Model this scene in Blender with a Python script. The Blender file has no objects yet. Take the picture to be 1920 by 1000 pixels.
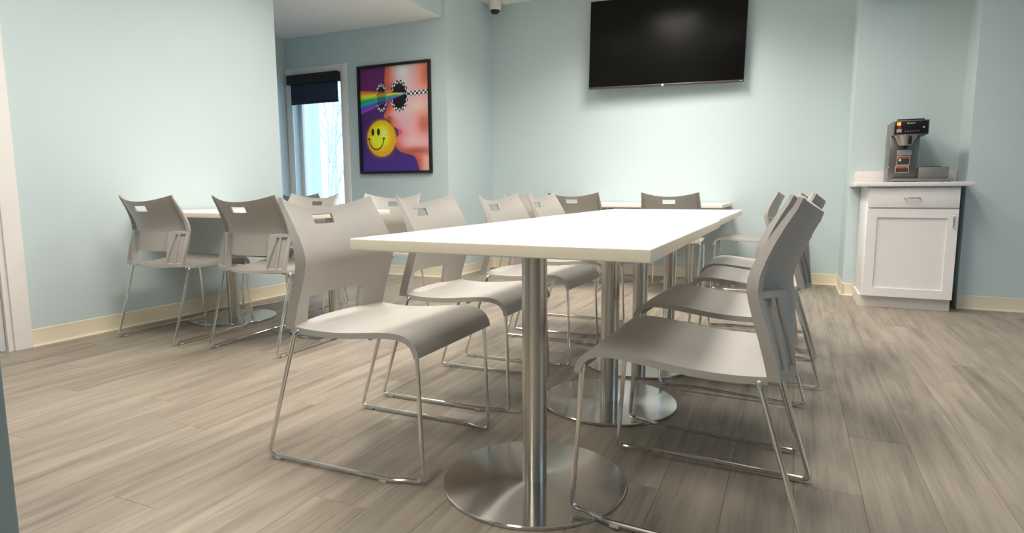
import bpy, bmesh, math, random
import numpy as np
from mathutils import Vector, Matrix

# ---------------------------------------------------------------- camera, world, light
S = bpy.context.scene
C = S.collection
PI = math.pi
cam_d = bpy.data.cameras.new('camera')
cam = bpy.data.objects.new('camera', cam_d)
C.objects.link(cam)
cam_d.sensor_width = 36.0
cam_d.sensor_fit = 'HORIZONTAL'
cam_d.lens = 1140.85 * 36.0 / 1920.0
cam_d.clip_start = 0.02
CAM_H = 0.868
_r = Vector((0.90897, 0.41684, -0.00407))
_d = Vector((0.04815, -0.11468, -0.99224))
_f = Vector((-0.41407, 0.90172, -0.12431))
m3 = Matrix((( _r.x, -_d.x, -_f.x), (_r.y, -_d.y, -_f.y), (_r.z, -_d.z, -_f.z)))
cam.matrix_world = Matrix.Translation((0, 0, CAM_H)) @ m3.to_4x4()
S.camera = cam

LAMP_W = 1.0                     # common factor for the ceiling panels' watts
LAMP = 4.0                       # glow of its diffuser
LAMP_COL = (1.0, 0.945, 0.875)
SKY = 3.4
w = bpy.data.worlds.new('overcast_sky')
S.world = w
w.use_nodes = True
bg = w.node_tree.nodes['Background']
bg.inputs[0].default_value = (0.44, 0.72, 1.0, 1)
bg.inputs[1].default_value = SKY
S.view_settings.view_transform = 'Standard'
S.view_settings.look = 'None'
S.view_settings.gamma = 1
S.view_settings.use_curve_mapping = False
S.view_settings.exposure = 0.1
random.seed(7)

# ---------------------------------------------------------------- materials
def srgb(r, g, b):
    def f(c):
        c /= 255.0
        return c / 12.92 if c <= 0.04045 else ((c + 0.055) / 1.055) ** 2.4
    return (f(r), f(g), f(b), 1.0)

def base_mat(name, col, rough=0.5, metal=0.0, spec=0.5):
    m = bpy.data.materials.new(name)
    m.use_nodes = True
    nt = m.node_tree
    b = nt.nodes['Principled BSDF']
    b.inputs['Base Color'].default_value = col
    b.inputs['Roughness'].default_value = rough
    b.inputs['Metallic'].default_value = metal
    b.inputs['Specular IOR Level'].default_value = spec
    return m, nt, b

def mat_noise(name, col, rough=0.5, metal=0.0, spec=0.5, var=0.04, scale=6.0, bump=0.0, bscale=300.0):
    """plain material with a faint procedural mottling and optional fine relief"""
    m, nt, b = base_mat(name, col, rough, metal, spec)
    tc = nt.nodes.new('ShaderNodeTexCoord')
    n = nt.nodes.new('ShaderNodeTexNoise')
    n.inputs['Scale'].default_value = scale
    n.inputs['Detail'].default_value = 3
    nt.links.new(tc.outputs['Object'], n.inputs['Vector'])
    r = nt.nodes.new('ShaderNodeValToRGB')
    r.color_ramp.elements[0].position = 0.3
    r.color_ramp.elements[1].position = 0.7
    r.color_ramp.elements[0].color = tuple(c * (1 - var) for c in col[:3]) + (1,)
    r.color_ramp.elements[1].color = tuple(min(1, c * (1 + var)) for c in col[:3]) + (1,)
    nt.links.new(n.outputs['Fac'], r.inputs['Fac'])
    nt.links.new(r.outputs['Color'], b.inputs['Base Color'])
    if bump:
        n2 = nt.nodes.new('ShaderNodeTexNoise')
        n2.inputs['Scale'].default_value = bscale
        nt.links.new(tc.outputs['Object'], n2.inputs['Vector'])
        bp = nt.nodes.new('ShaderNodeBump')
        bp.inputs['Strength'].default_value = bump
        bp.inputs['Distance'].default_value = 0.002
        nt.links.new(n2.outputs['Fac'], bp.inputs['Height'])
        nt.links.new(bp.outputs['Normal'], b.inputs['Normal'])
    return m

def mat_emit(name, col, strength):
    m = bpy.data.materials.new(name)
    m.use_nodes = True
    nt = m.node_tree
    nt.nodes.clear()
    e = nt.nodes.new('ShaderNodeEmission')
    e.inputs[0].default_value = tuple(col[:3]) + (1,)
    e.inputs[1].default_value = strength
    o = nt.nodes.new('ShaderNodeOutputMaterial')
    nt.links.new(e.outputs[0], o.inputs[0])
    return m

def mat_wood_floor():
    m, nt, b = base_mat('vinyl_plank', srgb(150, 136, 120), 0.42, 0, 0.4)
    N, L = nt.nodes, nt.links
    tc = N.new('ShaderNodeTexCoord')
    oi = N.new('ShaderNodeObjectInfo')
    mul = N.new('ShaderNodeVectorMath'); mul.operation = 'SCALE'
    mul.inputs[0].default_value = (37.0, 91.0, 13.0)
    L.new(oi.outputs['Random'], mul.inputs['Scale'])
    add = N.new('ShaderNodeVectorMath'); add.operation = 'ADD'
    L.new(tc.outputs['Object'], add.inputs[0]); L.new(mul.outputs[0], add.inputs[1])
    def streak(sx, sy, det):
        mp = N.new('ShaderNodeMapping')
        mp.inputs['Scale'].default_value = (sx, sy, 1)
        n = N.new('ShaderNodeTexNoise')
        n.inputs['Scale'].default_value = 1.0
        n.inputs['Detail'].default_value = det
        n.inputs['Roughness'].default_value = 0.6
        L.new(add.outputs[0], mp.inputs['Vector']); L.new(mp.outputs[0], n.inputs['Vector'])
        return n
    a = streak(26, 1.6, 4); c = streak(120, 5, 3); d = streak(7, 1.4, 2)
    mx = N.new('ShaderNodeMath'); mx.operation = 'MULTIPLY_ADD'
    L.new(a.outputs['Fac'], mx.inputs[0]); mx.inputs[1].default_value = 0.55
    m2 = N.new('ShaderNodeMath'); m2.operation = 'MULTIPLY_ADD'
    L.new(c.outputs['Fac'], m2.inputs[0]); m2.inputs[1].default_value = 0.25
    m3_ = N.new('ShaderNodeMath'); m3_.operation = 'MULTIPLY'
    L.new(d.outputs['Fac'], m3_.inputs[0]); m3_.inputs[1].default_value = 0.30
    L.new(m3_.outputs[0], m2.inputs[2]); L.new(m2.outputs[0], mx.inputs[2])
    rnd = N.new('ShaderNodeMath'); rnd.operation = 'MULTIPLY_ADD'
    L.new(oi.outputs['Random'], rnd.inputs[0]); rnd.inputs[1].default_value = 0.07
    L.new(mx.outputs[0], rnd.inputs[2])
    r = N.new('ShaderNodeValToRGB')
    e = r.color_ramp.elements
    e[0].position = 0.40; e[0].color = srgb(111, 102, 92)
    e[1].position = 0.72; e[1].color = srgb(160, 149, 134)
    x = e.new(0.56); x.color = srgb(141, 130, 116)
    L.new(rnd.outputs[0], r.inputs['Fac'])
    L.new(r.outputs['Color'], b.inputs['Base Color'])
    bp = N.new('ShaderNodeBump'); bp.inputs['Strength'].default_value = 0.12; bp.inputs['Distance'].default_value = 0.001
    L.new(c.outputs['Fac'], bp.inputs['Height']); L.new(bp.outputs['Normal'], b.inputs['Normal'])
    return m

def mat_brushed(name, col, rough, aniso, mode):
    m, nt, b = base_mat(name, col, rough, 1.0)
    N, L = nt.nodes, nt.links
    b.inputs['Anisotropic'].default_value = aniso
    tg = N.new('ShaderNodeTangent'); tg.direction_type = 'RADIAL'; tg.axis = 'Z'
    L.new(tg.outputs[0], b.inputs['Tangent'])
    b.inputs['Anisotropic Rotation'].default_value = 0.25
    tc = N.new('ShaderNodeTexCoord')
    mp = N.new('ShaderNodeMapping')
    mp.inputs['Scale'].default_value = (30, 30, 3) if mode == 'pole' else (6, 6, 6)
    n = N.new('ShaderNodeTexNoise'); n.inputs['Scale'].default_value = 1.0; n.inputs['Detail'].default_value = 2
    L.new(tc.outputs['Object'], mp.inputs[0]); L.new(mp.outputs[0], n.inputs['Vector'])
    mr = N.new('ShaderNodeMapRange')
    mr.inputs['To Min'].default_value = rough * 0.85; mr.inputs['To Max'].default_value = rough * 1.15
    L.new(n.outputs['Fac'], mr.inputs['Value']); L.new(mr.outputs[0], b.inputs['Roughness'])
    return m

def mat_glass(name, tint=(1, 1, 1), gloss=0.06):
    m = bpy.data.materials.new(name); m.use_nodes = True
    nt = m.node_tree; nt.nodes.clear()
    t = nt.nodes.new('ShaderNodeBsdfTransparent'); t.inputs[0].default_value = tuple(tint) + (1,)
    g = nt.nodes.new('ShaderNodeBsdfGlossy'); g.inputs['Roughness'].default_value = 0.02
    mx = nt.nodes.new('ShaderNodeMixShader'); mx.inputs[0].default_value = gloss
    o = nt.nodes.new('ShaderNodeOutputMaterial')
    nt.links.new(t.outputs[0], mx.inputs[1]); nt.links.new(g.outputs[0], mx.inputs[2]); nt.links.new(mx.outputs[0], o.inputs[0])
    return m

def mat_screen_fabric():
    m, nt, b = base_mat('blind_mesh', srgb(34, 42, 58), 0.8)
    t = nt.nodes.new('ShaderNodeBsdfTransparent'); t.inputs[0].default_value = (0.6, 0.75, 1, 1)
    mx = nt.nodes.new('ShaderNodeMixShader'); mx.inputs[0].default_value = 0.95
    o = nt.nodes['Material Output']
    nt.links.new(t.outputs[0], mx.inputs[1]); nt.links.new(b.outputs[0], mx.inputs[2]); nt.links.new(mx.outputs[0], o.inputs[0])
    return m

def mat_speckle(name, col, dark):
    m, nt, b = base_mat(name, col, 0.3)
    tc = nt.nodes.new('ShaderNodeTexCoord')
    n = nt.nodes.new('ShaderNodeTexNoise'); n.inputs['Scale'].default_value = 140; n.inputs['Detail'].default_value = 2
    r = nt.nodes.new('ShaderNodeValToRGB')
    r.color_ramp.elements[0].position = 0.36; r.color_ramp.elements[0].color = dark
    r.color_ramp.elements[1].position = 0.5; r.color_ramp.elements[1].color = col
    nt.links.new(tc.outputs['Object'], n.inputs['Vector']); nt.links.new(n.outputs['Fac'], r.inputs[0])
    nt.links.new(r.outputs[0], b.inputs['Base Color'])
    return m

def mat_attr(name):
    m, nt, b = base_mat(name, (1, 1, 1, 1), 0.35)
    a = nt.nodes.new('ShaderNodeVertexColor'); a.layer_name = 'print'
    nt.links.new(a.outputs['Color'], b.inputs['Base Color'])
    return m

M = {
    'wall': mat_noise('wall_paint', srgb(199, 213, 214), 0.62, spec=0.3, var=0.012, scale=1.5, bump=0.05, bscale=220),
    'wallshade': mat_noise('wall_paint_shaded', srgb(122, 135, 136), 0.62, spec=0.3, var=0.012, scale=1.5, bump=0.05, bscale=220),  # wall paint darkened, shade put into the colour of the near wall end
    'ceil': mat_noise('ceiling_white', srgb(246, 244, 241), 0.8, var=0.01, bump=0.1, bscale=150),
    'base': mat_noise('vinyl_base_cream', srgb(229, 217, 190), 0.45, var=0.015),
    'trim': mat_noise('white_trim_paint', srgb(236, 231, 226), 0.4, var=0.01),
    'door': mat_noise('white_door_paint', srgb(236, 233, 232), 0.4, var=0.01),
    'floor': mat_wood_floor(),
    'sub': mat_noise('floor_slab', srgb(86, 78, 70), 0.8),
    'laminate': mat_noise('white_laminate', srgb(240, 237, 230), 0.32, var=0.006),
    'edge': mat_noise('cream_edge_band', srgb(246, 236, 214), 0.4, var=0.006),
    'plastic': mat_noise('grey_plastic', srgb(172, 167, 160), 0.40, spec=0.45, var=0.012, bump=0.12, bscale=900),
    'chrome': base_mat('chrome', (0.78, 0.76, 0.74, 1), 0.14, 1.0)[0],
    'glide': mat_noise('clear_nylon', srgb(190, 186, 178), 0.3),
    'pole': mat_brushed('brushed_pole', (0.60, 0.565, 0.515, 1), 0.26, 0.9, 'pole'),
    'disc': mat_brushed('brushed_disc', (0.60, 0.58, 0.545, 1), 0.17, 0.93, 'disc'),
    'black': mat_noise('black_metal', srgb(22, 21, 22), 0.35),
    'tvscreen': mat_noise('tv_screen', srgb(13, 11, 9), 0.34, spec=0.16, var=0.02),
    'tvbezel': mat_noise('tv_bezel', srgb(84, 76, 80), 0.35, metal=0.4),
    'frameblk': mat_noise('frame_black', srgb(20, 18, 20), 0.35),
    'print': mat_attr('poster_print'),
    'cab': mat_noise('cabinet_white', srgb(238, 234, 232), 0.38, var=0.008),
    'toe': mat_noise('toe_kick_white', srgb(224, 216, 208), 0.5, var=0.01),
    'quartz': mat_speckle('quartz_counter', srgb(232, 230, 230), srgb(205, 203, 204)),
    'splash': mat_speckle('quartz_splash', srgb(230, 222, 216), srgb(208, 202, 198)),
    'nickel': base_mat('satin_nickel', (0.62, 0.58, 0.53, 1), 0.28, 1.0)[0],
    'steel': mat_noise('stainless', (0.27, 0.25, 0.235, 1), 0.32, metal=1.0, var=0.03),
    'steel2': mat_noise('grey_steel', srgb(138, 136, 134), 0.42, metal=0.5, var=0.03),
    'blackpl': mat_noise('black_plastic', srgb(20, 18, 18), 0.3),
    'clearpl': mat_noise('frosted_funnel', srgb(168, 158, 146), 0.25, metal=0.35, var=0.15, scale=40),
    'orange': mat_noise('label_orange', srgb(206, 110, 44), 0.5),
    'labeldk': mat_noise('label_dark', srgb(62, 52, 46), 0.5),
    'labelwh': mat_noise('label_white', srgb(212, 206, 198), 0.5),
    'labelgr': mat_noise('label_silver', srgb(158, 160, 164), 0.4, var=0.1, scale=60),
    'amber': mat_emit('indicator_amber', (1.0, 0.22, 0.03), 3.0),
    'red': mat_noise('switch_red', srgb(170, 30, 24), 0.35),
    'whitepl': mat_noise('white_plastic', srgb(232, 228, 220), 0.4),
    'domedk': mat_noise('dome_smoked', srgb(38, 30, 28), 0.12),
    'lamp': mat_emit('lamp_diffuser', LAMP_COL, LAMP),
    'glass': mat_glass('window_glass'),
    'cassette': mat_noise('blind_black', srgb(12, 12, 16), 0.45),
    'mesh': mat_screen_fabric(),
    'bark': mat_noise('pale_bark', srgb(206, 198, 196), 0.9, var=0.2, scale=20),
    'ground': mat_noise('winter_ground', srgb(196, 188, 178), 0.95, var=0.15, scale=2),
    'extwhite': mat_noise('exterior_white', srgb(205, 214, 228), 0.7),
    'bronze': base_mat('bronze_latch', (0.16, 0.10, 0.07, 1), 0.4, 1.0)[0],
    'shadowgap': mat_noise('door_gap', srgb(60, 52, 46), 0.8),
    'ink': mat_noise('label_ink', srgb(40, 30, 26), 0.6),
}

# ---------------------------------------------------------------- mesh helpers
def sharpen(bm, deg=32):
    lim = math.radians(deg)
    bm.normal_update()
    for f in bm.faces:
        f.smooth = True
    for e in bm.edges:
        e.smooth = len(e.link_faces) == 2 and e.calc_face_angle(0) < lim

def to_mesh(name, bm, mats, smooth=True):
    bmesh.ops.recalc_face_normals(bm, faces=bm.faces[:])
    if smooth:
        sharpen(bm)
    me = bpy.data.meshes.new(name)
    bm.to_mesh(me); bm.free()
    for m in (mats if isinstance(mats, (list, tuple)) else [mats]):
        me.materials.append(M[m] if isinstance(m, str) else m)
    return me

def obj(name, bm, mats, parent=None, loc=None, smooth=True):
    me = bm if isinstance(bm, bpy.types.Mesh) else to_mesh(name, bm, mats, smooth)
    o = bpy.data.objects.new(name, me)
    C.objects.link(o)
    if parent: o.parent = parent
    if loc: o.location = loc
    return o

def box(bm, x0, x1, y0, y1, z0, z1, bev=0.0, seg=2, mi=0):
    vs = [bm.verts.new((x, y, z)) for x in (x0, x1) for y in (y0, y1) for z in (z0, z1)]
    fs = [bm.faces.new([vs[i] for i in q]) for q in ((0, 1, 3, 2), (4, 6, 7, 5), (0, 4, 5, 1), (2, 3, 7, 6), (0, 2, 6, 4), (1, 5, 7, 3))]
    for f in fs: f.material_index = mi
    if bev > 0:
        es = list({e for f in fs for e in f.edges})
        r = bmesh.ops.bevel(bm, geom=es, offset=bev, segments=seg, profile=0.5, affect='EDGES')
        for f in r['faces']: f.material_index = mi
    return fs

def bx(*a, **k):
    bm = bmesh.new(); box(bm, *a, **k); return bm

def fillet(pts, r, n=5):
    P = [Vector(p) for p in pts]
    out = [P[0]]
    for i in range(1, len(P) - 1):
        a, b, c = P[i - 1], P[i], P[i + 1]
        d1, d2 = (a - b), (c - b)
        rr = min(r, d1.length * 0.45, d2.length * 0.45)
        s, e = b + d1.normalized() * rr, b + d2.normalized() * rr
        for k in range(n + 1):
            t = k / n
            out.append(s * (1 - t) ** 2 + b * 2 * t * (1 - t) + e * t * t)
    out.append(P[-1])
    return out

def tube(bm, pts, rad, sides=8, cap=True):
    P = [Vector(p) for p in pts]
    rads = rad if isinstance(rad, (list, tuple)) else [rad] * len(P)
    t0 = (P[1] - P[0]).normalized()
    n = t0.orthogonal().normalized()
    rings = []
    for i, p in enumerate(P):
        if i == 0: t = t0
        elif i == len(P) - 1: t = (P[i] - P[i - 1]).normalized()
        else: t = ((P[i + 1] - P[i]).normalized() + (P[i] - P[i - 1]).normalized()).normalized()
        n = (n - t * n.dot(t)).normalized()
        b = t.cross(n)
        rings.append([bm.verts.new(p + (n * math.cos(2 * PI * k / sides) + b * math.sin(2 * PI * k / sides)) * rads[i]) for k in range(sides)])
    for i in range(len(rings) - 1):
        for k in range(sides):
            k2 = (k + 1) % sides
            bm.faces.new((rings[i][k], rings[i][k2], rings[i + 1][k2], rings[i + 1][k]))
    if cap:
        bm.faces.new(rings[0][::-1]); bm.faces.new(rings[-1])

def lathe(bm, prof, n=48, cx=0, cy=0):
    rings = []
    for r, z in prof:
        if r < 1e-6:
            rings.append([bm.verts.new((cx, cy, z))])
        else:
            rings.append([bm.verts.new((cx + r * math.cos(2 * PI * k / n), cy + r * math.sin(2 * PI * k / n), z)) for k in range(n)])
    for a, b in zip(rings, rings[1:]):
        for k in range(n):
            k2 = (k + 1) % n
            if len(a) == 1 and len(b) == 1: continue
            if len(a) == 1: bm.faces.new((a[0], b[k], b[k2]))
            elif len(b) == 1: bm.faces.new((a[k], b[0], a[k2]))
            else: bm.faces.new((a[k], b[k], b[k2], a[k2]))

def tag(o, label, cat, group=None):
    o['label'] = label; o['category'] = cat
    if group: o['group'] = group
    return o

def thing(name, label, cat, loc=(0, 0, 0), rotz=0, group=None):
    o = bpy.data.objects.new(name, None)
    o.empty_display_size = 0.1
    C.objects.link(o)
    o.location = loc; o.rotation_euler = (0, 0, rotz)
    return tag(o, label, cat, group)

def struct(name, bm, mats, smooth=False):
    o = obj(name, bm, mats, smooth=smooth)
    o['kind'] = 'structure'
    return o

# ---------------------------------------------------------------- the room
ZC, ZA = 2.85, 2.51                  # main ceiling, alcove ceiling
XL, XA = -3.86, -5.12                # left wall face, alcove left wall face
YP, YB = 5.22, 6.18                  # poster wall face, TV wall face
XK = -3.08                           # right-facing return wall
XC0, XC1, YC = 0.405, 1.12, 5.63     # niche with the cabinet
YR = 5.32                            # wall right of the niche
XR, YN = 4.2, -2.6                   # right and rear walls
T = 0.15

# floor slab + planks
floor = struct('floor', bx(XA - T, XR + T, YN - T, YB + T, -0.15, -0.006), 'sub')
PW, PL = 0.178, 1.22
gap = 0.0004
pm = to_mesh('plank', bx(-PW / 2 + gap, PW / 2 - gap, -PL / 2 + gap, PL / 2 - gap, -0.0055, 0.0, bev=0.0003, seg=1), 'floor', smooth=False)
rest = bmesh.new()
ncol = int((XR - XA) / PW)
count = 0
for i in range(ncol + 1):
    x = XA + PW * (i + 0.5)
    if x + PW / 2 > XR + 0.1: break
    off = (i * 0.449 + random.uniform(-0.12, 0.12)) % PL
    y = YN - PL + off
    while y < YB + 0.02:
        yc = y + PL / 2
        y += PL
        if yc - PL / 2 > YB: continue
        y0, y1 = yc - PL / 2, yc + PL / 2
        inside = x < 1.75 and y1 > 0.45
        whole = y0 > YN and y1 < YB + 0.12
        if inside and whole and count < 300:
            p = bpy.data.objects.new('plank', pm); C.objects.link(p)
            p.parent = floor; p.location = (x, yc, 0)
            if (i * 7 + int(yc * 3)) % 2: p.rotation_euler = (0, 0, PI)
            count += 1
        else:
            box(rest, x - PW / 2 + gap, x + PW / 2 - gap, max(y0, YN) + gap, min(y1, YB + 0.12) - gap, -0.0055, 0.0)
ro = obj('plank_rows', rest, 'floor', floor, smooth=False)
ro['kind'] = 'stuff'

# left wall with a door opening
DY0, DY1, DZ = 0.86, 1.800, 2.06
bm = bmesh.new()
box(bm, XL - T, XL, YN, DY0, 0, ZC)
box(bm, XL - T, XL, DY1, 3.84, 0, ZC)
box(bm, XL - T, XL, DY0, DY1, DZ, ZC)
struct('wall_left', bm, 'wall')
# alcove shell
bm = bmesh.new(); box(bm, XA - T, XL - T, 3.69, 3.84, 0, ZC); struct('wall_alcove_near', bm, 'wall')
bm = bmesh.new(); box(bm, XA - T, XA, 3.84, YP, 0, ZC); struct('wall_alcove_left', bm, 'wall')
WX0, WX1, WZ0, WZ1 = -5.025, -4.355, 0.34, 2.095
bm = bmesh.new()
box(bm, XA - T, WX0, YP, YP + T, 0, ZC)
box(bm, WX1, XK - T, YP, YP + T, 0, ZC)
box(bm, WX0, WX1, YP, YP + T, 0, WZ0)
box(bm, WX0, WX1, YP, YP + T, WZ1, ZC)
struct('wall_poster', bm, 'wall')
struct('wall_return', bx(XK - T, XK, YP, YB + T, 0, ZC), 'wall')
struct('wall_back', bx(XK, XC0, YB, YB + T, 0, ZC), 'wall')
bm = bmesh.new()
box(bm, XC0, XC1, YC, YB + T, 0, ZC)
box(bm, XC0, XC1, YR, YC, 2.36, ZC)          # header over the cabinet niche
struct('wall_niche', bm, 'wall')
struct('wall_side_blue', bx(XC1, XR + T, YR, YB + T, 0, ZC), 'wall')
# right wall with a wide window, rear wall, near wall end
RY0, RY1, RZ0, RZ1 = 0.6, 2.7, 0.6, 2.1
bm = bmesh.new()
box(bm, XR, XR + T, YN, RY0, 0, ZC); box(bm, XR, XR + T, RY1, YR, 0, ZC)
box(bm, XR, XR + T, RY0, RY1, 0, RZ0); box(bm, XR, XR + T, RY0, RY1, RZ1, ZC)
struct('wall_right', bm, 'wall')
struct('wall_rear', bx(XL - T, XR + T, YN - T, YN, 0, ZC), 'wall')
struct('wall_near', bx(XL, -1.402, 0.515, 0.64, 0, ZC, bev=0.004), 'wallshade')  # its unlit look is painted in by the darker wall colour
# ceiling and dropped alcove ceiling
struct('ceiling', bx(XA - T, XR + T, YN - T, YB + T, ZC, ZC + 0.12), 'ceil')
bm = bmesh.new()
fs = box(bm, XL - T, -3.12, 3.84, YP, ZA, ZC - 0.001)
box(bm, XA, XL - T, 3.84, YP, ZA, ZC - 0.001)
bm.faces.ensure_lookup_table()
for f in bm.faces:
    f.material_index = 1 if f.calc_center_median().z > ZA + 0.05 else 0
struct('ceiling_alcove', bm, ['ceil', 'wall'])

# vinyl cove base: profile extruded along each run, face normal given
def baseboard(name, a, b, nrm, h=0.1):
    a, b, nrm = Vector((a[0], a[1], 0)), Vector((b[0], b[1], 0)), Vector((nrm[0], nrm[1], 0))
    prof = [(0, 0), (0.016, 0), (0.016, 0.004), (0.009, 0.010), (0.006, 0.018), (0.005, h - 0.003), (0.003, h), (0, h)]
    bm = bmesh.new()
    R = [[bm.verts.new(p + nrm * d + Vector((0, 0, z))) for d, z in prof] for p in (a, b)]
    n = len(prof)
    for k in range(n):
        bm.faces.new((R[0][k], R[0][(k + 1) % n], R[1][(k + 1) % n], R[1][k]))
    bm.faces.new(R[0][::-1]); bm.faces.new(R[1])
    return struct(name, bm, 'base', smooth=True)
baseboard('baseboard_left', (XL, 1.916), (XL, 3.84), (1, 0))
baseboard('baseboard_alcove_left', (XA, 3.84), (XA, YP), (1, 0))
baseboard('baseboard_poster', (XA, YP), (XK, YP), (0, -1))
baseboard('baseboard_return', (XK, YP - 0.016), (XK, YB), (1, 0))
baseboard('baseboard_back', (XK, YB), (XC0, YB), (0, -1))
baseboard('baseboard_niche_cheek', (XC0, YC - 0.016), (XC0, YB), (-1, 0))
baseboard('baseboard_niche', (XC0, YC), (0.489, YC), (0, -1))
baseboard('baseboard_side_blue', (XC1, YR), (XR, YR), (0, -1))

# door in the left wall
d = obj('door_1', bx(XL - 0.052, XL - 0.012, DY0 + 0.022, DY1 - 0.004, 0.012, DZ - 0.02, bev=0.002), 'door')
d['kind'] = 'structure'
bm = bmesh.new()
box(bm, XL - T, XL - 0.001, DY1 - 0.001, DY1 + 0.0005, 0, DZ)
box(bm, XL, XL + 0.018, 1.826, 1.915, 0, DZ + 0.09, bev=0.003)
box(bm, XL, XL + 0.018, DY0 - 0.115, DY0 - 0.02, 0, DZ + 0.09, bev=0.003)
box(bm, XL, XL + 0.018, DY0 - 0.02, 1.826, DZ - 0.005, DZ + 0.09, bev=0.003)
box(bm, XL - 0.012, XL + 0.006, DY1, 1.826, 0, DZ, bev=0.002)
t1 = struct('trim_1', bm, 'trim')
obj('latch_plate', bx(XL - 0.012, XL - 0.008, DY1 - 0.020, DY1 - 0.004, 0.87, 0.93, bev=0.001), 'bronze', d)
bm = bmesh.new(); lathe(bm, [(0.0, 0), (0.026, 0), (0.026, 0.008), (0.011, 0.012), (0.011, 0.035), (0.026, 0.045), (0.028, 0.058), (0.018, 0.068), (0, 0.07)], 20)
bmesh.ops.rotate(bm, verts=bm.verts, matrix=Matrix.Rotation(PI / 2, 3, 'Y'))
bmesh.ops.translate(bm, verts=bm.verts, vec=(XL - 0.012, DY1 - 0.09, 0.95))
obj('door_knob', bm, 'bronze', d)

# window in the poster wall
win = bpy.data.objects.new('window_1', None); C.objects.link(win); win.location = ((WX0 + WX1) / 2, YP, WZ0); win['kind'] = 'structure'
def wpart(name, bm, m):
    bmesh.ops.translate(bm, verts=bm.verts, vec=-win.location)
    return obj(name, bm, m, win)
CW = 0.088
for nm, a in (('casing', (WX0 - CW, WX0, YP - 0.018, YP, WZ0 - CW, WZ1 + CW)), ('casing', (WX1, WX1 + CW, YP - 0.018, YP, WZ0 - CW, WZ1 + CW)),
              ('casing', (WX0, WX1, YP - 0.018, YP, WZ1, WZ1 + CW)), ('casing', (WX0, WX1, YP - 0.018, YP, WZ0 - CW, WZ0 - 0.02)),
              ('sill', (WX0 - 0.02, WX1 + 0.02, YP - 0.05, YP + 0.02, WZ0 - 0.02, WZ0))):
    wpart(nm, bx(*a, bev=0.003), 'trim')
for a in ((WX0, WX0 + 0.045, YP + 0.075, YP + 0.12, WZ0, WZ1), (WX1 - 0.045, WX1, YP + 0.075, YP + 0.12, WZ0, WZ1),
          (WX0 + 0.045, WX1 - 0.045, YP + 0.075, YP + 0.12, WZ0, WZ0 + 0.05), (WX0 + 0.045, WX1 - 0.045, YP + 0.075, YP + 0.12, WZ1 - 0.05, WZ1)):
    wpart('sash_rail', bx(*a, bev=0.003), 'trim')
wpart('pane', bx(WX0 + 0.045, WX1 - 0.045, YP + 0.095, YP + 0.099, WZ0 + 0.05, WZ1 - 0.05), 'glass')
# roller blind on it
rb = thing('roller_blind', 'half-lowered dark roller blind with black cassette on the white-framed window', 'blind', (-4.71, YP - 0.018, 2.02))
def rpart(name, bm, m):
    bmesh.ops.translate(bm, verts=bm.verts, vec=(4.71, -(YP - 0.018), -2.02))
    return obj(name, bm, m, rb)
rpart('cassette', bx(-5.035, -4.345, YP - 0.085, YP - 0.018, 2.005, 2.105, bev=0.006), 'cassette')
rpart('shade', bx(-5.005, -4.362, YP - 0.050, YP - 0.0485, 1.815, 2.01), 'mesh')
rpart('bottom_bar', bx(-5.005, -4.362, YP - 0.056, YP - 0.043, 1.795, 1.82, bev=0.004), 'cassette')

# window in the right wall (out of view, gives the cool daylight)
w2 = bpy.data.objects.new('window_2', None); C.objects.link(w2); w2.location = (XR, (RY0 + RY1) / 2, RZ0); w2['kind'] = 'structure'
def w2part(name, bm, m):
    bmesh.ops.translate(bm, verts=bm.verts, vec=-w2.location); return obj(name, bm, m, w2)
for a in ((RY0 - 0.08, RY0, RZ0 - 0.08, RZ1 + 0.08), (RY1, RY1 + 0.08, RZ0 - 0.08, RZ1 + 0.08), (RY0, RY1, RZ1, RZ1 + 0.08), (RY0, RY1, RZ0 - 0.08, RZ0)):
    w2part('casing', bx(XR - 0.018, XR, *a, bev=0.003), 'trim')
for k in range(4):
    yk = RY0 + (RY1 - RY0 - 0.05) * k / 3
    w2part('mullion', bx(XR + 0.05, XR + 0.10, yk, yk + 0.05, RZ0, RZ1, bev=0.003), 'trim')
for k in range(3):
    yk = RY0 + (RY1 - RY0 - 0.05) * k / 3
    w2part('pane', bx(XR + 0.07, XR + 0.074, yk + 0.05, yk + 0.05 + (RY1 - RY0 - 0.05) / 3 - 0.05, RZ0, RZ1), 'glass')

# ---------------------------------------------------------------- ceiling lights
def ceiling_light(x, y, watts, label):
    t = thing('ceiling_light', label, 'ceiling light', (x, y, ZC), 0, 'rectangular ceiling light panels')
    bm = bmesh.new()
    for a in ((-0.30, 0.30, -0.60, -0.575), (-0.30, 0.30, 0.575, 0.60), (-0.30, -0.275, -0.575, 0.575), (0.275, 0.30, -0.575, 0.575)):
        box(bm, *a, -0.012, 0.0)
    obj('frame', bm, 'whitepl', t, smooth=False)
    obj('diffuser', bx(-0.275, 0.275, -0.575, 0.575, -0.006, -0.002), 'lamp', t, smooth=False)
    ld = bpy.data.lights.new('panel_light', 'AREA')
    ld.shape = 'RECTANGLE'; ld.size = 0.55; ld.size_y = 1.15
    ld.energy = LAMP_W * watts; ld.color = LAMP_COL; ld.spread = math.radians(142)
    lo = bpy.data.objects.new('panel_light', ld); C.objects.link(lo)
    lo.parent = t; lo.location = (0, 0, -0.013)
for x, y, wt, lab in ((-2.62, 3.50, 21, 'white light panel in the ceiling over the left wall table'),
                  (-2.45, 1.50, 25, 'white light panel in the ceiling beside the white door'),
                  (-1.10, 4.75, 47, 'white light panel in the ceiling in front of the TV'),
                  (-1.00, 2.10, 32, 'white light panel in the ceiling over the open end of the long table'),
                  (0.0, 3.70, 19, 'white light panel in the ceiling between the long table and the cabinet'),
                  (-0.90, -0.80, 38, 'white light panel in the ceiling behind the wall end')):
    ceiling_light(x, y, wt, lab)

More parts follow.
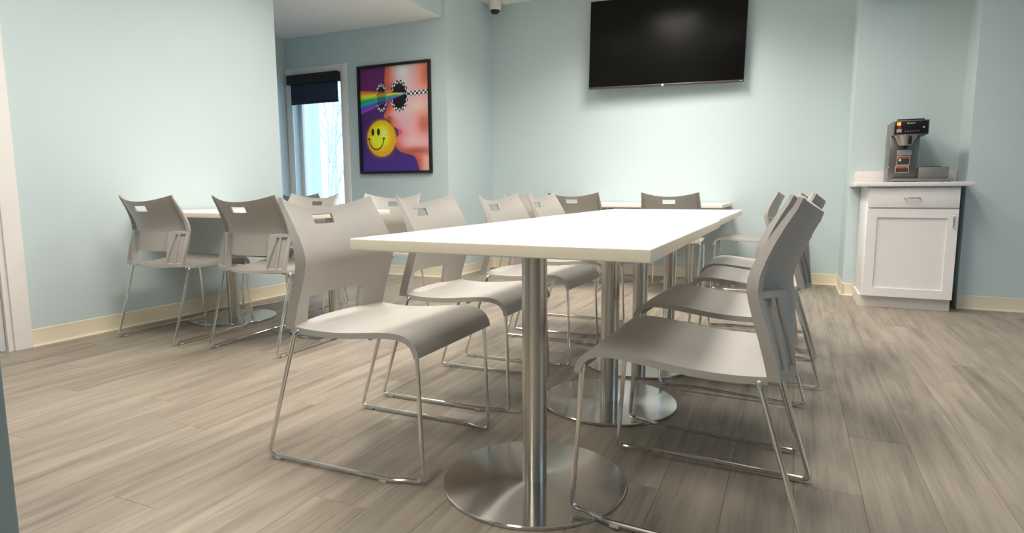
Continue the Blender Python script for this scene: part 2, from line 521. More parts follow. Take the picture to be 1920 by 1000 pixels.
# ---------------------------------------------------------------- chairs (local: sitter faces +x)
def interp(tbl, v):
    if v <= tbl[0][0]: return tbl[0][1]
    for (a, fa), (b, fb) in zip(tbl, tbl[1:]):
        if v <= b:
            t = (v - a) / (b - a)
            return fa + (fb - fa) * t
    return tbl[-1][1]
def smooth_tbl(tbl, n=4):
    """Catmull-Rom resample of a table"""
    xs = [p[0] for p in tbl]; ys = [p[1] for p in tbl]; out = []
    for i in range(len(tbl) - 1):
        p0, p1, p2, p3 = ys[max(i - 1, 0)], ys[i], ys[i + 1], ys[min(i + 2, len(ys) - 1)]
        for k in range(n):
            t = k / n
            out.append((xs[i] + (xs[i + 1] - xs[i]) * t, 0.5 * (2 * p1 + (p2 - p0) * t + (2 * p0 - 5 * p1 + 4 * p2 - p3) * t * t + (3 * p1 - p0 - 3 * p2 + p3) * t ** 3)))
    out.append(tbl[-1]); return out
def sstep(a, b, v):
    t = max(0, min(1, (v - a) / (b - a))); return t * t * (3 - 2 * t)

BX = smooth_tbl([(0.436, -0.166), (0.50, -0.150), (0.57, -0.128), (0.62, -0.113), (0.66, -0.109), (0.70, -0.120), (0.76, -0.149), (0.85, -0.200)])
BB = smooth_tbl([(0.436, 0.046), (0.53, 0.066), (0.62, 0.084), (0.70, 0.080), (0.78, 0.064), (0.85, 0.050)])
BH = [(0.43, 0.233), (0.65, 0.232), (0.85, 0.226)]
def back_pt(u, z):
    q = 1 - u * u
    return Vector((interp(BX, z) - interp(BB, z) * q, u * interp(BH, z), z - 0.037 * q * sstep(0.55, 0.83, z)))
def back_nrm(u, z):
    e = 0.004
    a = back_pt(u + e, z) - back_pt(u - e, z); b = back_pt(u, z + e) - back_pt(u, z - e)
    n = a.cross(b).normalized()            # forward for +x facing
    return n if n.x > 0 else -n
def back_th(u, z):
    a = abs(u)
    if z < 0.640:
        if a >= 0.600:
            if 0.453 < z < 0.617 and (0.637 < a < 0.80 or 0.842 < a < 0.943): return 0.021
            return 0.030
        return 0.008
    if a > 0.943: return 0.032 + (0.012 - 0.032) * sstep(0.64, 0.85, z)
    return 0.008
def shell(name, US, VS, pt, nrm, th, hole, mats):
    bm = bmesh.new()
    F = [[None] * len(US) for _ in VS]; B = [[None] * len(US) for _ in VS]
    cells = {(i, j) for j in range(len(VS) - 1) for i in range(len(US) - 1) if not hole(US[i], US[i + 1], VS[j], VS[j + 1])}
    used = {(i + a, j + b) for i, j in cells for a in (0, 1) for b in (0, 1)}
    for i, j in used:
        p = pt(US[i], VS[j])
        F[j][i] = bm.verts.new(p); B[j][i] = bm.verts.new(p - nrm(US[i], VS[j]) * th(US[i], VS[j]))
    for i, j in cells:
        bm.faces.new((F[j][i], F[j][i + 1], F[j + 1][i + 1], F[j + 1][i]))
        bm.faces.new((B[j][i], B[j + 1][i], B[j + 1][i + 1], B[j][i + 1]))
        for (di, dj), (a, b) in (((-1, 0), ((i, j), (i, j + 1))), ((1, 0), ((i + 1, j), (i + 1, j + 1))), ((0, -1), ((i, j), (i + 1, j))), ((0, 1), ((i, j + 1), (i + 1, j + 1)))):
            if (i + di, j + dj) not in cells:
                bm.faces.new((F[a[1]][a[0]], F[b[1]][b[0]], B[b[1]][b[0]], B[a[1]][a[0]]))
    return to_mesh(name, bm, mats)
half = [0.11, 0.22, 0.42, 0.598, 0.602, 0.634, 0.640, 0.70, 0.797, 0.803, 0.839, 0.845, 0.90, 0.940, 0.947, 1.0]
US = [-h for h in half[::-1]] + [0.0] + half
VS = [0.436, 0.453, 0.458, 0.49, 0.524, 0.55, 0.58, 0.614, 0.620, 0.636, 0.644, 0.665, 0.69, 0.72, 0.755, 0.792, 0.826, 0.838, 0.85]
def back_hole(u0, u1, v0, v1):
    if -0.603 < u0 and u1 < 0.603 and v1 < 0.53: return True
    return -0.23 < u0 and u1 < 0.23 and v0 > 0.78 and v1 < 0.83
def warp(u, z):
    a, w = abs(u), 0.622 + 0.150 * sstep(0.44, 0.63, z)     # wedge-shaped recess, wide at the seat
    if 0.602 < a < 0.80:
        a = 0.602 + (w - 0.602) * (a - 0.602) / 0.035 if a < 0.637 else w + (0.80 - w) * (a - 0.637) / 0.163
    return math.copysign(a, u)
me_back = shell('backrest', US, VS, lambda u, z: back_pt(warp(u, z), z), lambda u, z: back_nrm(warp(u, z), z), back_th, back_hole, 'plastic')

SP = [(-0.166, 0.4415), (-0.14, 0.4385), (-0.10, 0.4355), (-0.05, 0.4345), (0.0, 0.4360), (0.05, 0.4400), (0.10, 0.4455), (0.15, 0.4505), (0.19, 0.4530),
      (0.220, 0.4520), (0.243, 0.4475), (0.262, 0.4390), (0.277, 0.4260), (0.286, 0.4110), (0.2905, 0.3970), (0.292, 0.3870)]
SP = [(x, z + 0.004) for x, z in SP]
def seat_pt(u, s):
    i = min(int(s), len(SP) - 2); t = s - i
    x = SP[i][0] + (SP[i + 1][0] - SP[i][0]) * t; z = SP[i][1] + (SP[i + 1][1] - SP[i][1]) * t
    q = 1 - u * u
    wr = 1 - sstep(-0.166, 0.02, x)
    z -= 0.010 * q * sstep(-0.2, -0.08, x) * (1 - sstep(0.02, 0.20, x))
    hw = 0.232 + 0.004 * sstep(-0.1, 0.2, x)
    return Vector((x - 0.052 * q * wr, u * hw, z))
def seat_nrm(u, s):
    e = 0.05
    a = seat_pt(u + e, s) - seat_pt(u - e, s); b = seat_pt(u, min(s + e, len(SP) - 1)) - seat_pt(u, max(s - e, 0))
    n = b.cross(a).normalized()
    return n if (n.z + n.x) > 0 else -n
def seat_th(u, s):
    if abs(u) > 0.90: return 0.018
    if s < 0.6 or s > 14.5: return 0.014
    return 0.008
hs = [0.2, 0.4, 0.6, 0.8, 0.895, 0.91, 1.0]
SU = [-h for h in hs[::-1]] + [0.0] + hs
me_seat = shell('seat', SU, [float(k) for k in range(len(SP))], seat_pt, seat_nrm, seat_th, lambda *a: False, 'plastic')

RZ = 0.0115
def rod(s):
    bm = bmesh.new()
    pts = [(-0.145, s * 0.205, 0.428), (-0.150, s * 0.246, 0.434), (-0.287, s * 0.246, RZ), (0.190, s * 0.246, RZ), (0.240, s * 0.226, RZ), (0.290, s * 0.222, RZ), (0.274, s * 0.218, 0.412)]
    tube(bm, fillet(pts, 0.022), 0.0068, 10)
    return to_mesh('sled_rod', bm, 'chrome')
me_rod = {1: rod(1), -1: rod(-1)}
def crossbar(x, z, hw):
    bm = bmesh.new(); tube(bm, [(x, -hw, z), (x, hw, z)], 0.0058, 8); return to_mesh('crossbar', bm, 'chrome')
me_bars = [crossbar(0.10, 0.4245, 0.205)]
me_glide = to_mesh('glide', bx(-0.013, 0.013, -0.007, 0.007, 0.0, 0.011, bev=0.002, seg=1), 'glide')

def make_chair():
    t = thing('sled_chair', '', 'chair')
    obj('backrest', me_back, None, t); obj('seat', me_seat, None, t)
    for s in (1, -1):
        r = obj('sled_rod', me_rod[s], None, t)
        for x in (-0.245, 0.165): obj('glide', me_glide, None, r, (x, s * 0.246, 0))
    for b in me_bars: obj('crossbar', b, None, t)
    return t
def copy_tree(o, parent=None):
    c = o.copy(); C.objects.link(c)
    c.parent = parent
    for ch in list(o.children): copy_tree(ch, c)
    return c
proto = make_chair()
G1, G2, G3 = 'chairs along the long table', 'chairs at the table by the left wall', 'chairs at the table under the TV'
CHAIRS = [  # x, y, facing degrees, label, group
    (-1.245, 1.655, 1, 'grey plastic chair on the poster side of the long table, farthest from the TV wall', G1),
    (-1.265, 2.300, 1, 'grey plastic chair on poster side of the long table, second farthest from TV wall', G1),
    (-1.245, 2.990, -1, 'grey plastic chair on poster side of the long table, third farthest from TV wall', G1),
    (-1.262, 3.650, 0, 'grey plastic chair on the poster side of the long table, nearest the TV wall', G1),
    (-0.205, 1.680, 179, 'grey plastic chair on the cabinet side of the long table, farthest from the TV wall', G1),
    (-0.215, 2.385, 177, 'grey plastic chair on cabinet side of the long table, second farthest from TV wall', G1),
    (-0.140, 3.120, 180, 'grey plastic chair on cabinet side of the long table, third farthest from TV wall', G1),
    (-0.165, 3.785, 180, 'grey plastic chair on the cabinet side of the long table, nearest the TV wall', G1),
    (-3.385, 2.545, 90, 'grey plastic chair beside the white door, at the wall end of its table', G2),
    (-2.650, 2.580, 90, 'grey plastic chair between the door-side chair and the long table, facing the window', G2),
    (-3.320, 3.385, -90, 'grey plastic chair facing the door-side chair across the table at the left wall', G2),
    (-2.570, 3.360, -88, 'grey plastic chair across the left wall table, its back toward the poster', G2),
    (-1.740, 5.290, 90, 'grey plastic chair tucked in facing the TV wall, nearer the poster', G3),
    (-0.905, 5.235, 90, 'grey plastic chair tucked in facing the TV wall, nearer the cabinet', G3),
    (-2.330, 5.620, -12, 'grey plastic chair at the poster end of the table under the TV', G3),
    (-0.320, 5.740, 180, 'grey plastic chair at the cabinet end of the table under the TV', G3),
    (-4.230, 4.620, 90, 'grey plastic chair in the alcove facing the window', 'chair in the window alcove'),
]
for k, (x, y, a, lab, grp) in enumerate(CHAIRS):
    o = proto if k == 0 else copy_tree(proto)
    o.location = (x, y, 0); o.rotation_euler = (0, 0, math.radians(a))
    o['label'] = lab; o['group'] = grp
    if k in (4, 5, 6, 8, 9, 10, 11, 12):          # front of the sled stands on a table's base disc
        o.rotation_euler.y = -0.0237; o.location.z = 0.0068
    if k == 10:
        o.rotation_euler.y = -0.036; o.location.z = 0.0104

# ---------------------------------------------------------------- tables
ZT, TH = 0.742, 0.031
bm = bmesh.new(); lathe(bm, [(0, 0.0), (0.270, 0.0), (0.2725, 0.002), (0.2725, 0.009), (0.270, 0.0115), (0.05, 0.0135), (0.0, 0.0135)], 96)
me_disc = to_mesh('base_disc', bm, 'disc')
bm = bmesh.new(); lathe(bm, [(0, 0.0135), (0.0365, 0.0135), (0.0365, ZT - TH - 0.006), (0, ZT - TH - 0.006)], 40)
me_pole = to_mesh('pole', bm, 'pole')
me_plate = to_mesh('mounting_plate', bx(-0.15, 0.15, -0.15, 0.15, ZT - TH - 0.006, ZT - TH, bev=0.001), 'black')
def table(label, cx, cy, hx, hy, poles, group):
    t = thing('pedestal_table', label, 'table', (cx, cy, 0), 0, group)
    bm = bx(-hx, hx, -hy, hy, ZT - TH, ZT, bev=0.0035, seg=3)
    bm.normal_update()
    for f in bm.faces:
        f.material_index = 1 if abs(f.normal.z) < 0.3 else 0
    obj('tabletop', bm, ['laminate', 'edge'], t)
    for px, py in poles:
        obj('base_disc', me_disc, None, t, (px, py, 0)); obj('pole', me_pole, None, t, (px, py, 0)); obj('mounting_plate', me_plate, None, t, (px, py, 0))
LG = 'white pedestal tables'
table('white rectangular pedestal table forming the open end of the long table', -0.670, 1.975, 0.402, 0.680, [(0.005, -0.372), (0.02, 0.393)], LG)
table('white rectangular pedestal table continuing the long table toward the TV wall', -0.682, 3.338, 0.402, 0.680, [(0.015, -0.36), (0.02, 0.42)], LG)
table('white rectangular pedestal table with one end against the left wall', -3.135, 2.955, 0.700, 0.402, [(-0.335, 0.0), (0.545, 0.01)], LG)
table('white rectangular pedestal table under the TV against the back wall', -1.245, 5.765, 0.715, 0.402, [(-0.36, 0.0), (0.41, 0.0)], LG)

# ---------------------------------------------------------------- television
tv = thing('television', 'large black flat television on a wall bracket', 'television', (-1.178, 6.055, 2.275))
tv.rotation_euler = (0, math.radians(0.9), math.radians(2.2))
obj('housing', bx(-0.727, 0.727, -0.012, 0.028, -0.4175, 0.4175, bev=0.004), 'black', tv)
obj('screen', bx(-0.722, 0.722, -0.0145, -0.0115, -0.402, 0.413, bev=0.001), 'tvscreen', tv)
obj('bottom_bezel', bx(-0.727, 0.727, -0.017, 0.0, -0.4185, -0.402, bev=0.002), 'tvbezel', tv)
obj('logo', bx(-0.010, 0.010, -0.0185, -0.0165, -0.4225, -0.404, bev=0.001), 'whitepl', tv)
obj('corner_badge', bx(0.690, 0.714, -0.0180, -0.0165, -0.413, -0.407), 'labelgr', tv)
obj('rear_case', bx(-0.45, 0.45, 0.028, 0.058, -0.32, 0.22, bev=0.012), 'blackpl', tv)
obj('wall_bracket', bx(-0.22, 0.22, 0.058, 0.108, -0.12, 0.12, bev=0.004), 'black', tv)

# ---------------------------------------------------------------- framed poster
PX0, PX1, PZ0, PZ1 = -4.128, -3.252, 1.043, 2.131
pw, ph = PX1 - PX0, PZ1 - PZ0
post = thing('framed_poster', 'black-framed poster of a face in round checkered sunglasses with rainbow and yellow ball', 'poster', ((PX0 + PX1) / 2, YP, PZ0))
FW = 0.026
for a in ((-pw / 2, pw / 2, -0.034, -0.002, 0, FW), (-pw / 2, pw / 2, -0.034, -0.002, ph - FW, ph), (-pw / 2, -pw / 2 + FW, -0.034, -0.002, FW, ph - FW), (pw / 2 - FW, pw / 2, -0.034, -0.002, FW, ph - FW)):
    obj('frame_rail', bx(*a, bev=0.003), 'frameblk', post)
obj('backing', bx(-pw / 2 + FW, pw / 2 - FW, -0.012, -0.002, FW, ph - FW), 'frameblk', post)

def poster_colors(U, V):
    """flat printed picture; U right, V down, both 0..1; sRGB 0..255"""
    def mix(a, b, t): t = np.clip(t, 0, 1)[..., None]; return a * (1 - t) + b * t
    def ss(a, b, x): t = np.clip((x - a) / (b - a), 0, 1); return t * t * (3 - 2 * t)
    col = lambda *c: np.array(c, float) * np.ones(U.shape + (1,))
    img = mix(col(96, 36, 92), col(66, 40, 118), ss(0.0, 0.9, V))
    img = mix(img, col(58, 30, 92), ss(0.35, 0.55, V) * (1 - ss(0.7, 0.95, V)) * 0.7)
    # face outline: profile u as a function of v
    pv = np.array([0.0, 0.06, 0.13, 0.19, 0.25, 0.31, 0.38, 0.43, 0.462, 0.482, 0.495, 0.515, 0.545, 0.57, 0.59, 0.61, 0.628, 0.65, 0.68, 0.72, 0.77, 0.81, 0.835, 0.85, 0.87, 0.92, 1.0])
    pu = np.array([0.385, 0.375, 0.365, 0.370, 0.405, 0.425, 0.400, 0.365, 0.340, 0.345, 0.385, 0.440, 0.455, 0.480, 0.530, 0.560, 0.548, 0.560, 0.520, 0.505, 0.515, 0.560, 0.640, 0.740, 0.790, 0.820, 0.850])
    edge = np.interp(V, pv, pu)
    dist = U - edge
    skin = mix(col(232, 160, 160), col(236, 176, 178), ss(0.0, 0.5, V))
    skin = mix(col(196, 92, 66), skin, ss(0.0, 0.20, dist))
    hi = np.exp(-(((U - 0.63) / 0.13) ** 2 + ((V - 0.05) / 0.16) ** 2)); skin = mix(skin, col(250, 214, 214), hi * 0.95)
    hi = np.exp(-(((U - 0.62) / 0.14) ** 2 + ((V - 0.60) / 0.13) ** 2)); skin = mix(skin, col(246, 150, 168), hi * 0.8)
    hi = np.exp(-(((U - 0.86) / 0.13) ** 2 + ((V - 0.40) / 0.06) ** 2)); skin = mix(skin, col(250, 196, 180), hi * 0.8)
    dk = np.exp(-(((U - 0.93) / 0.13) ** 2 + ((V - 0.56) / 0.12) ** 2)); skin = mix(skin, col(170, 84, 62), dk * 0.8)
    dk = np.exp(-(((U - 0.98) / 0.12) ** 2 + ((V - 0.10) / 0.16) ** 2)); skin = mix(skin, col(190, 96, 60), dk * 0.9)
    dk = np.exp(-(((U - 0.80) / 0.28) ** 2 + ((V - 0.815) / 0.05) ** 2)); skin = mix(skin, col(150, 64, 50), dk * 0.85)
    dk = np.exp(-(((U - 0.50) / 0.10) ** 2 + ((V - 0.25) / 0.10) ** 2)); skin = mix(skin, col(150, 60, 50), dk * 0.6)
    neck = ss(0.86, 0.90, V); skin = mix(skin, mix(col(168, 80, 66), col(232, 168, 158), ss(0.82, 0.97, U)), neck)
    img = mix(img, skin, ss(-0.004, 0.006, dist))
    lips = np.exp(-(((U - 0.575) / 0.035) ** 2 + ((V - 0.628) / 0.028) ** 2)); img = mix(img, col(214, 60, 92), lips * 0.9 * (dist > 0))
    nos = np.exp(-(((U - 0.43) / 0.045) ** 2 + ((V - 0.485) / 0.016) ** 2)); img = mix(img, col(140, 50, 44), nos * 0.7 * (dist > 0))
    def chk(a, b, na, nb): return ((np.floor(a * na) + np.floor(b * nb)) % 2)
    # glasses: left lens, right lens, arm
    for cu, cv, ru, rv, drk in ((0.315, 0.290, 0.085, 0.135, 0.8), (0.580, 0.285, 0.130, 0.150, 1.0)):
        a, b = (U - cu) / ru, (V - cv) / rv
        r = np.hypot(a, b); th = np.arctan2(b, a)
        lens = 1 - ss(0.97, 1.0, r)
        img = mix(img, col(22, 18, 24), lens * drk)
        c = (np.floor(th / (2 * PI) * 30) + np.floor((r - 0.78) / 0.11)) % 2
        rim = ss(0.77, 0.79, r) * (1 - ss(0.99, 1.01, r))
        img = mix(img, mix(col(20, 18, 20), col(236, 232, 232), c), rim)
    br = (np.abs(V - 0.245 - (U - 0.43) * 0.1) < 0.018) & (U > 0.39) & (U < 0.47)
    img = mix(img, mix(col(30, 20, 24), col(240, 226, 226), chk(U, V, 50, 60)), br * 1.0)
    arm = (U > 0.705) & (np.abs(V - 0.272 + (U - 0.7) * 0.02) < 0.022)
    img = mix(img, mix(col(24, 20, 22), col(240, 236, 236), chk(U, V, 34, 46)), arm * 1.0)
    # rainbow fan from the right lens to the left border
    ap_u, ap_v = 0.69, 0.262
    t = (ap_u - U) / ap_u
    top = ap_v + (0.200 - ap_v) * t; bot = ap_v + (0.440 - ap_v) * t
    f = (V - top) / np.maximum(bot - top, 1e-4)
    bands = [(206, 48, 40), (240, 130, 36), (250, 214, 48), (160, 206, 64), (40, 150, 70), (40, 170, 180), (50, 90, 190), (120, 60, 170), (214, 110, 190)]
    rb_ = np.stack([np.interp(np.clip(f, 0, 1), np.linspace(0, 1, len(bands)), [b_[k] for b_ in bands]) for k in range(3)], -1)
    rb_ = mix(rb_, col(255, 250, 235), ss(0.75, 1.0, 1 - t) * 0.35)
    m_ = ss(0, 0.05, f) * (1 - ss(0.92, 1.0, f)) * (t > 0.02)
    m_ = m_ * (1 - 0.35 * (np.hypot((U - 0.315) / 0.085, (V - 0.29) / 0.135) < 1))
    img = mix(img, rb_, m_)
    # yellow ball with a smile
    cu, cv, ru, rv = 0.300, 0.680, 0.215, 0.176
    a, b = (U - cu) / ru, (V - cv) / rv
    r = np.hypot(a, b)
    glow = np.exp(-np.maximum(r - 1, 0) / 0.07); img = mix(img, col(214, 160, 30), glow * 0.75 * (r > 0.97))
    ball = mix(col(252, 224, 36), col(214, 158, 14), ss(0.35, 1.0, np.hypot(a + 0.1, b + 0.1)))
    hl = np.exp(-(((a - 0.18) / 0.16) ** 2 + ((b + 0.28) / 0.16) ** 2)); ball = mix(ball, col(255, 252, 200), hl * 0.9)
    img = mix(img, ball, 1 - ss(0.97, 1.0, r))
    for eu in (-0.60, -0.20):
        e = np.hypot((a - eu) / 0.11, (b + 0.36) / 0.20); img = mix(img, col(36, 30, 20), 1 - ss(0.9, 1.05, e))
    sm_r = np.hypot((a + 0.36) / 0.52, (b + 0.02) / 0.62)
    smile = (np.abs(sm_r - 1) < 0.055) & (b > 0.0); img = mix(img, col(36, 30, 20), smile * 1.0)
    for eu in (-0.88, 0.16):
        e = np.hypot((a - eu) / 0.09, (b - 0.01) / 0.05); img = mix(img, col(36, 30, 20), 1 - ss(0.85, 1.1, e))
    return np.clip(img, 0, 255)
nx, nz = 210, 262
gx = np.linspace(-pw / 2 + FW, pw / 2 - FW, nx + 1); gz = np.linspace(FW, ph - FW, nz + 1)
XX, ZZ = np.meshgrid(gx, gz)
verts = np.stack([XX, np.full(XX.shape, -0.0125), ZZ], -1).reshape(-1, 3)
idx = np.arange((nx + 1) * (nz + 1)).reshape(nz + 1, nx + 1)
faces = np.stack([idx[:-1, :-1], idx[:-1, 1:], idx[1:, 1:], idx[1:, :-1]], -1).reshape(-1, 4)
pme = bpy.data.meshes.new('print')
pme.from_pydata(verts.tolist(), [], faces.tolist())
UU = (XX - gx[0]) / (gx[-1] - gx[0]); VV = 1 - (ZZ - gz[0]) / (gz[-1] - gz[0])
rgb = poster_colors(UU, VV) / 255.0
lin = np.clip(np.where(rgb <= 0.04045, rgb / 12.92, ((rgb + 0.055) / 1.055) ** 2.4) * 1.45, 0, 0.97)
ca = pme.color_attributes.new('print', 'FLOAT_COLOR', 'POINT')
ca.data.foreach_set('color', np.concatenate([lin.reshape(-1, 3), np.ones((lin.size // 3, 1))], 1).astype(np.float32).ravel())
pme.materials.append(M['print'])
obj('print', pme, None, post)

# ---------------------------------------------------------------- cabinet, counter, coffee maker
CX0, CX1, CF = 0.492, 1.052, 5.115
cab = thing('base_cabinet', 'white base cabinet with one drawer above a panelled door, in the wall niche', 'cabinet', ((CX0 + CX1) / 2, 5.4, 0))
def cpart(name, bm, m, par=None, smooth=True):
    o = par or cab
    off = Vector(cab.location)
    bmesh.ops.translate(bm, verts=bm.verts, vec=-off)
    return obj(name, bm, m, o, smooth=smooth)
cpart('body', bx(CX0, CX1, CF + 0.020, YC - 0.02, 0.085, 0.884, bev=0.001), 'cab')
cpart('toe_kick', bx(CX0 - 0.012, CX1 - 0.004, CF + 0.048, YC - 0.02, 0.0, 0.085), 'toe')
dr = cpart('drawer', bx(CX0 + 0.008, CX1 - 0.004, CF, CF + 0.019, 0.735, 0.872, bev=0.002), 'cab')
d0, d1, z0, z1, st = CX0 + 0.008, CX1 - 0.004, 0.088, 0.725, 0.062
bm = bmesh.new()
box(bm, d0, d0 + st, CF, CF + 0.019, z0, z1); box(bm, d1 - st, d1, CF, CF + 0.019, z0, z1)
box(bm, d0 + st, d1 - st, CF, CF + 0.019, z0, z0 + st); box(bm, d0 + st, d1 - st, CF, CF + 0.019, z1 - st, z1)
dd = cpart('door', bm, 'cab', smooth=False)
bm = bmesh.new(); box(bm, d0 + st, d1 - st, CF + 0.010, CF + 0.017, z0 + st, z1 - st)
cpart('door_panel', bm, 'cab', dd)
def handle(pts, par):
    bm = bmesh.new()
    P = fillet(pts, 0.02)
    tube(bm, P, 0.0052, 8)
    return cpart('handle', bm, 'nickel', par)
mx_ = (CX0 + CX1) / 2 - 0.004
handle([(mx_ - 0.045, CF, 0.803), (mx_ - 0.040, CF - 0.026, 0.803), (mx_ + 0.040, CF - 0.026, 0.803), (mx_ + 0.045, CF, 0.803)], dr)
hx_ = CX1 - 0.034
handle([(hx_, CF, 0.690), (hx_, CF - 0.026, 0.685), (hx_, CF - 0.026, 0.612), (hx_, CF, 0.607)], dd)
ct = thing('countertop', 'pale speckled stone countertop with backsplash on the white cabinet', 'countertop', (0.77, 5.4, 0.885))
def tpart(name, bm, m):
    bmesh.ops.translate(bm, verts=bm.verts, vec=-Vector(ct.location)); return obj(name, bm, m, ct)
tpart('slab', bx(0.412, 1.117, 5.085, YC - 0.002, 0.885, 0.915, bev=0.003), 'quartz')
tpart('backsplash', bx(0.440, 1.117, YC - 0.022, YC - 0.002, 0.915, 1.005, bev=0.003), 'splash')

ZK = 0.915
cm = thing('coffee_maker', 'stainless coffee brewer with black control head and low side warmer on the countertop', 'coffee maker', (0.74, 5.42, ZK))
def kpart(name, bm, m, par=None, smooth=True):
    bmesh.ops.translate(bm, verts=bm.verts, vec=-Vector(cm.location)); return obj(name, bm, m, par or cm, smooth=smooth)
YF = 5.335                                              # column front face
kpart('base_plate', bx(0.655, 1.030, 5.255, 5.50, ZK + 0.006, ZK + 0.024, bev=0.003), 'steel2')
for fx in (0.675, 1.005):
    for fy in (5.28, 5.47):
        bm = bmesh.new(); lathe(bm, [(0, ZK), (0.012, ZK), (0.012, ZK + 0.007), (0, ZK + 0.007)], 12, fx, fy); kpart('foot', bm, 'blackpl')
col = kpart('column', bx(0.634, 0.822, YF, 5.555, ZK + 0.0005, 1.262, bev=0.003), 'steel')
head = kpart('head', bx(0.636, 0.850, 5.205, 5.555, 1.250, 1.352, bev=0.003), 'steel')
kpart('control_panel', bx(0.640, 0.846, 5.199, 5.206, 1.256, 1.345, bev=0.002), 'blackpl', head)
kpart('lid', bx(0.660, 0.826, 5.235, 5.50, 1.352, 1.364, bev=0.003), 'blackpl', head)
kpart('indicator_lamp', bx(0.654, 0.678, 5.195, 5.200, 1.316, 1.338, bev=0.002), 'amber', head)
kpart('rocker_switch', bx(0.663, 0.680, 5.194, 5.200, 1.290, 1.312, bev=0.002), 'red', head)
kpart('switch_bezel', bx(0.654, 0.685, 5.196, 5.2, 1.266, 1.290, bev=0.001), 'labelgr', head)
kpart('ready_light', bx(0.812, 0.822, 5.196, 5.2, 1.295, 1.305, bev=0.001), 'labelwh', head)
for lx, lw in ((0.716, 0.010), (0.729, 0.036)):
    kpart('panel_mark', bx(lx, lx + lw, 5.1975, 5.2, 1.326, 1.333 if lw > 0.02 else 1.335), 'labelwh' if lw < 0.02 else 'labelgr', head)
for k in range(6):
    kpart('panel_mark', bx(0.704 + 0.016 * k, 0.712 + 0.016 * k, 5.1985, 5.2, 1.272, 1.276), 'labelgr', head)
bm = bmesh.new(); lathe(bm, [(0.030, 1.175), (0.040, 1.180), (0.072, 1.245), (0.076, 1.2495), (0.0, 1.2495)], 28, 0.722, 5.262)
fu = kpart('brew_funnel', bm, 'clearpl')
kpart('funnel_handle', bx(0.724, 0.748, 5.165, 5.20, 1.180, 1.240, bev=0.006), 'blackpl', fu)
kpart('spout', bx(0.708, 0.736, 5.250, 5.275, 1.150, 1.177, bev=0.003), 'blackpl', fu)
kpart('rating_plate', bx(0.682, 0.775, YF - 0.002, YF + 0.001, 1.112, 1.150), 'labelgr', col)
def label(z0, z1, band, x0=0.686, x1=0.768):
    l = kpart('warning_label', bx(x0, x1, YF - 0.0020, YF + 0.001, z0, z1), 'labelwh', col)
    bm = bmesh.new(); box(bm, x0 + 0.003, x1 - 0.003, YF - 0.0026, YF - 0.0019, z1 - band, z1 - 0.003)
    bm2 = bmesh.new(); box(bm2, x0 + 0.003, x1 - 0.003, YF - 0.0026, YF - 0.0019, z0 + 0.003, z1 - band - 0.001)
    kpart('label_band', bm, 'orange', col); kpart('label_text_block', bm2, 'labeldk', col)
    cu = bpy.data.curves.new('warning', 'FONT'); cu.body = 'WARNING'; cu.size = 0.012; cu.align_x = 'CENTER'; cu.extrude = 0.0002
    tmp = bpy.data.objects.new('tmp', cu); C.objects.link(tmp)
    dg = bpy.context.evaluated_depsgraph_get(); dg.update()
    me = bpy.data.meshes.new_from_object(tmp.evaluated_get(dg)); bpy.data.objects.remove(tmp)
    me.materials.clear(); me.materials.append(M['ink'])
    o = obj('label_lettering', me, None, col)
    o.rotation_euler = (PI / 2, 0, 0)
    o.location = Vector(((x0 + x1) / 2, YF - 0.0030, z1 - band + 0.004)) - Vector(cm.location)
label(1.040, 1.106, 0.017); label(0.986, 1.036, 0.017, 0.680, 0.764)
bm = bmesh.new(); lathe(bm, [(0, 0), (0.009, 0), (0.009, 0.0012), (0, 0.0012)], 14)
bmesh.ops.rotate(bm, verts=bm.verts, matrix=Matrix.Rotation(PI / 2, 3, 'X')); bmesh.ops.translate(bm, verts=bm.verts, vec=(0.705, YF - 0.0026, 1.076))
kpart('label_pictogram', bm, 'labelwh', col)
for sx, sz in ((0.643, 1.165), (0.640, 1.025), (0.812, 1.025)):
    bm = bmesh.new(); lathe(bm, [(0, 0.0), (0.005, 0.0), (0.004, 0.002), (0, 0.003)], 10)
    bmesh.ops.rotate(bm, verts=bm.verts, matrix=Matrix.Rotation(PI / 2, 3, 'X')); bmesh.ops.translate(bm, verts=bm.verts, vec=(sx, YF, sz))
    kpart('screw', bm, 'chrome', col)
wm = kpart('side_warmer', bx(0.824, 1.006, 5.30, 5.48, ZK + 0.024, 1.022, bev=0.003), 'steel2')
bm = bmesh.new(); lathe(bm, [(0, 1.022), (0.066, 1.022), (0.066, 1.027), (0, 1.028)], 28, 0.912, 5.39); kpart('hot_plate', bm, 'blackpl', wm)

cm.location.z += 0.0008

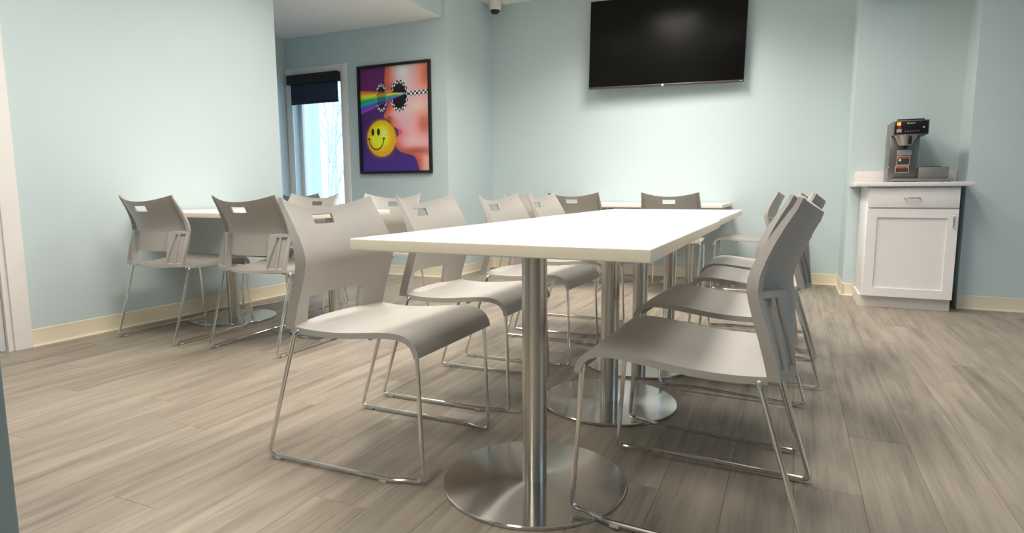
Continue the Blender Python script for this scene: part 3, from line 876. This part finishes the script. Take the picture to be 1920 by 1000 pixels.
# ---------------------------------------------------------------- security camera
sc = thing('security_camera', 'small white dome security camera on the ceiling above the corner', 'camera', (-2.953, 6.03, ZC))
bm = bmesh.new(); lathe(bm, [(0, 0), (0.060, 0), (0.064, -0.006), (0.064, -0.072), (0.058, -0.090), (0.050, -0.096), (0, -0.096)], 32); obj('housing', bm, 'whitepl', sc)
bm = bmesh.new(); lathe(bm, [(0.050, -0.096)] + [(0.050 * math.cos(a), -0.096 - 0.040 * math.sin(a)) for a in np.linspace(0.15, PI / 2 - 0.01, 8)] + [(0, -0.136)], 32); obj('dome', bm, 'domedk', sc)
obj('mounting_tile', bx(-0.10, 0.10, -0.14, 0.145, -0.004, 0.0), 'ceil', sc)

# ---------------------------------------------------------------- outside the window
struct('ground_outside', bx(-16, -3.4, 6.6, 24, -0.5, -0.4), 'ground')
ep = thing('porch_post', 'pale square porch post outside the alcove window', 'post', (-6.22, 6.75, -0.4))
obj('shaft', bx(-0.10, 0.10, -0.10, 0.10, 0.08, 3.9, bev=0.01), 'extwhite', ep)
obj('plinth', bx(-0.14, 0.14, -0.14, 0.14, 0.0, 0.08, bev=0.01), 'extwhite', ep)
def bare_tree(x, y, h, seed):
    rnd = random.Random(seed)
    bm = bmesh.new()
    def grow(p, d, L, r, lev):
        q = p + d * L
        mid = (p + q) / 2 + Vector((rnd.uniform(-1, 1), rnd.uniform(-1, 1), 0)) * L * 0.04
        tube(bm, [p, mid, q], [r, r * 0.85, r * 0.7], 6 if lev < 2 else 4)
        if lev < 4:
            for k in range(3 if lev else 4):
                ang = rnd.uniform(0, 2 * PI); tilt = rnd.uniform(0.35, 0.8)
                nd = (d + Vector((math.cos(ang), math.sin(ang), 0.3)) * tilt).normalized()
                s = p + (q - p) * rnd.uniform(0.5, 1.0)
                grow(s, nd, L * rnd.uniform(0.5, 0.72), r * 0.55, lev + 1)
    grow(Vector((0, 0, 0)), Vector((rnd.uniform(-0.06, 0.06), rnd.uniform(-0.06, 0.06), 1)).normalized(), h * 0.5, h * 0.006, 0)
    t = thing('bare_tree', 'leafless pale tree standing outside the alcove window', 'tree', (x, y, -0.4), 0, 'bare trees outside the window')
    obj('trunk_and_branches', bm, 'bark', t)
for k, (x, y, h) in enumerate(((-7.0, 8.1, 4.4), (-8.9, 10.4, 5.2), (-10.9, 12.6, 5.6), (-12.0, 14.2, 6.2))):
    bare_tree(x, y, h, 40 + k)
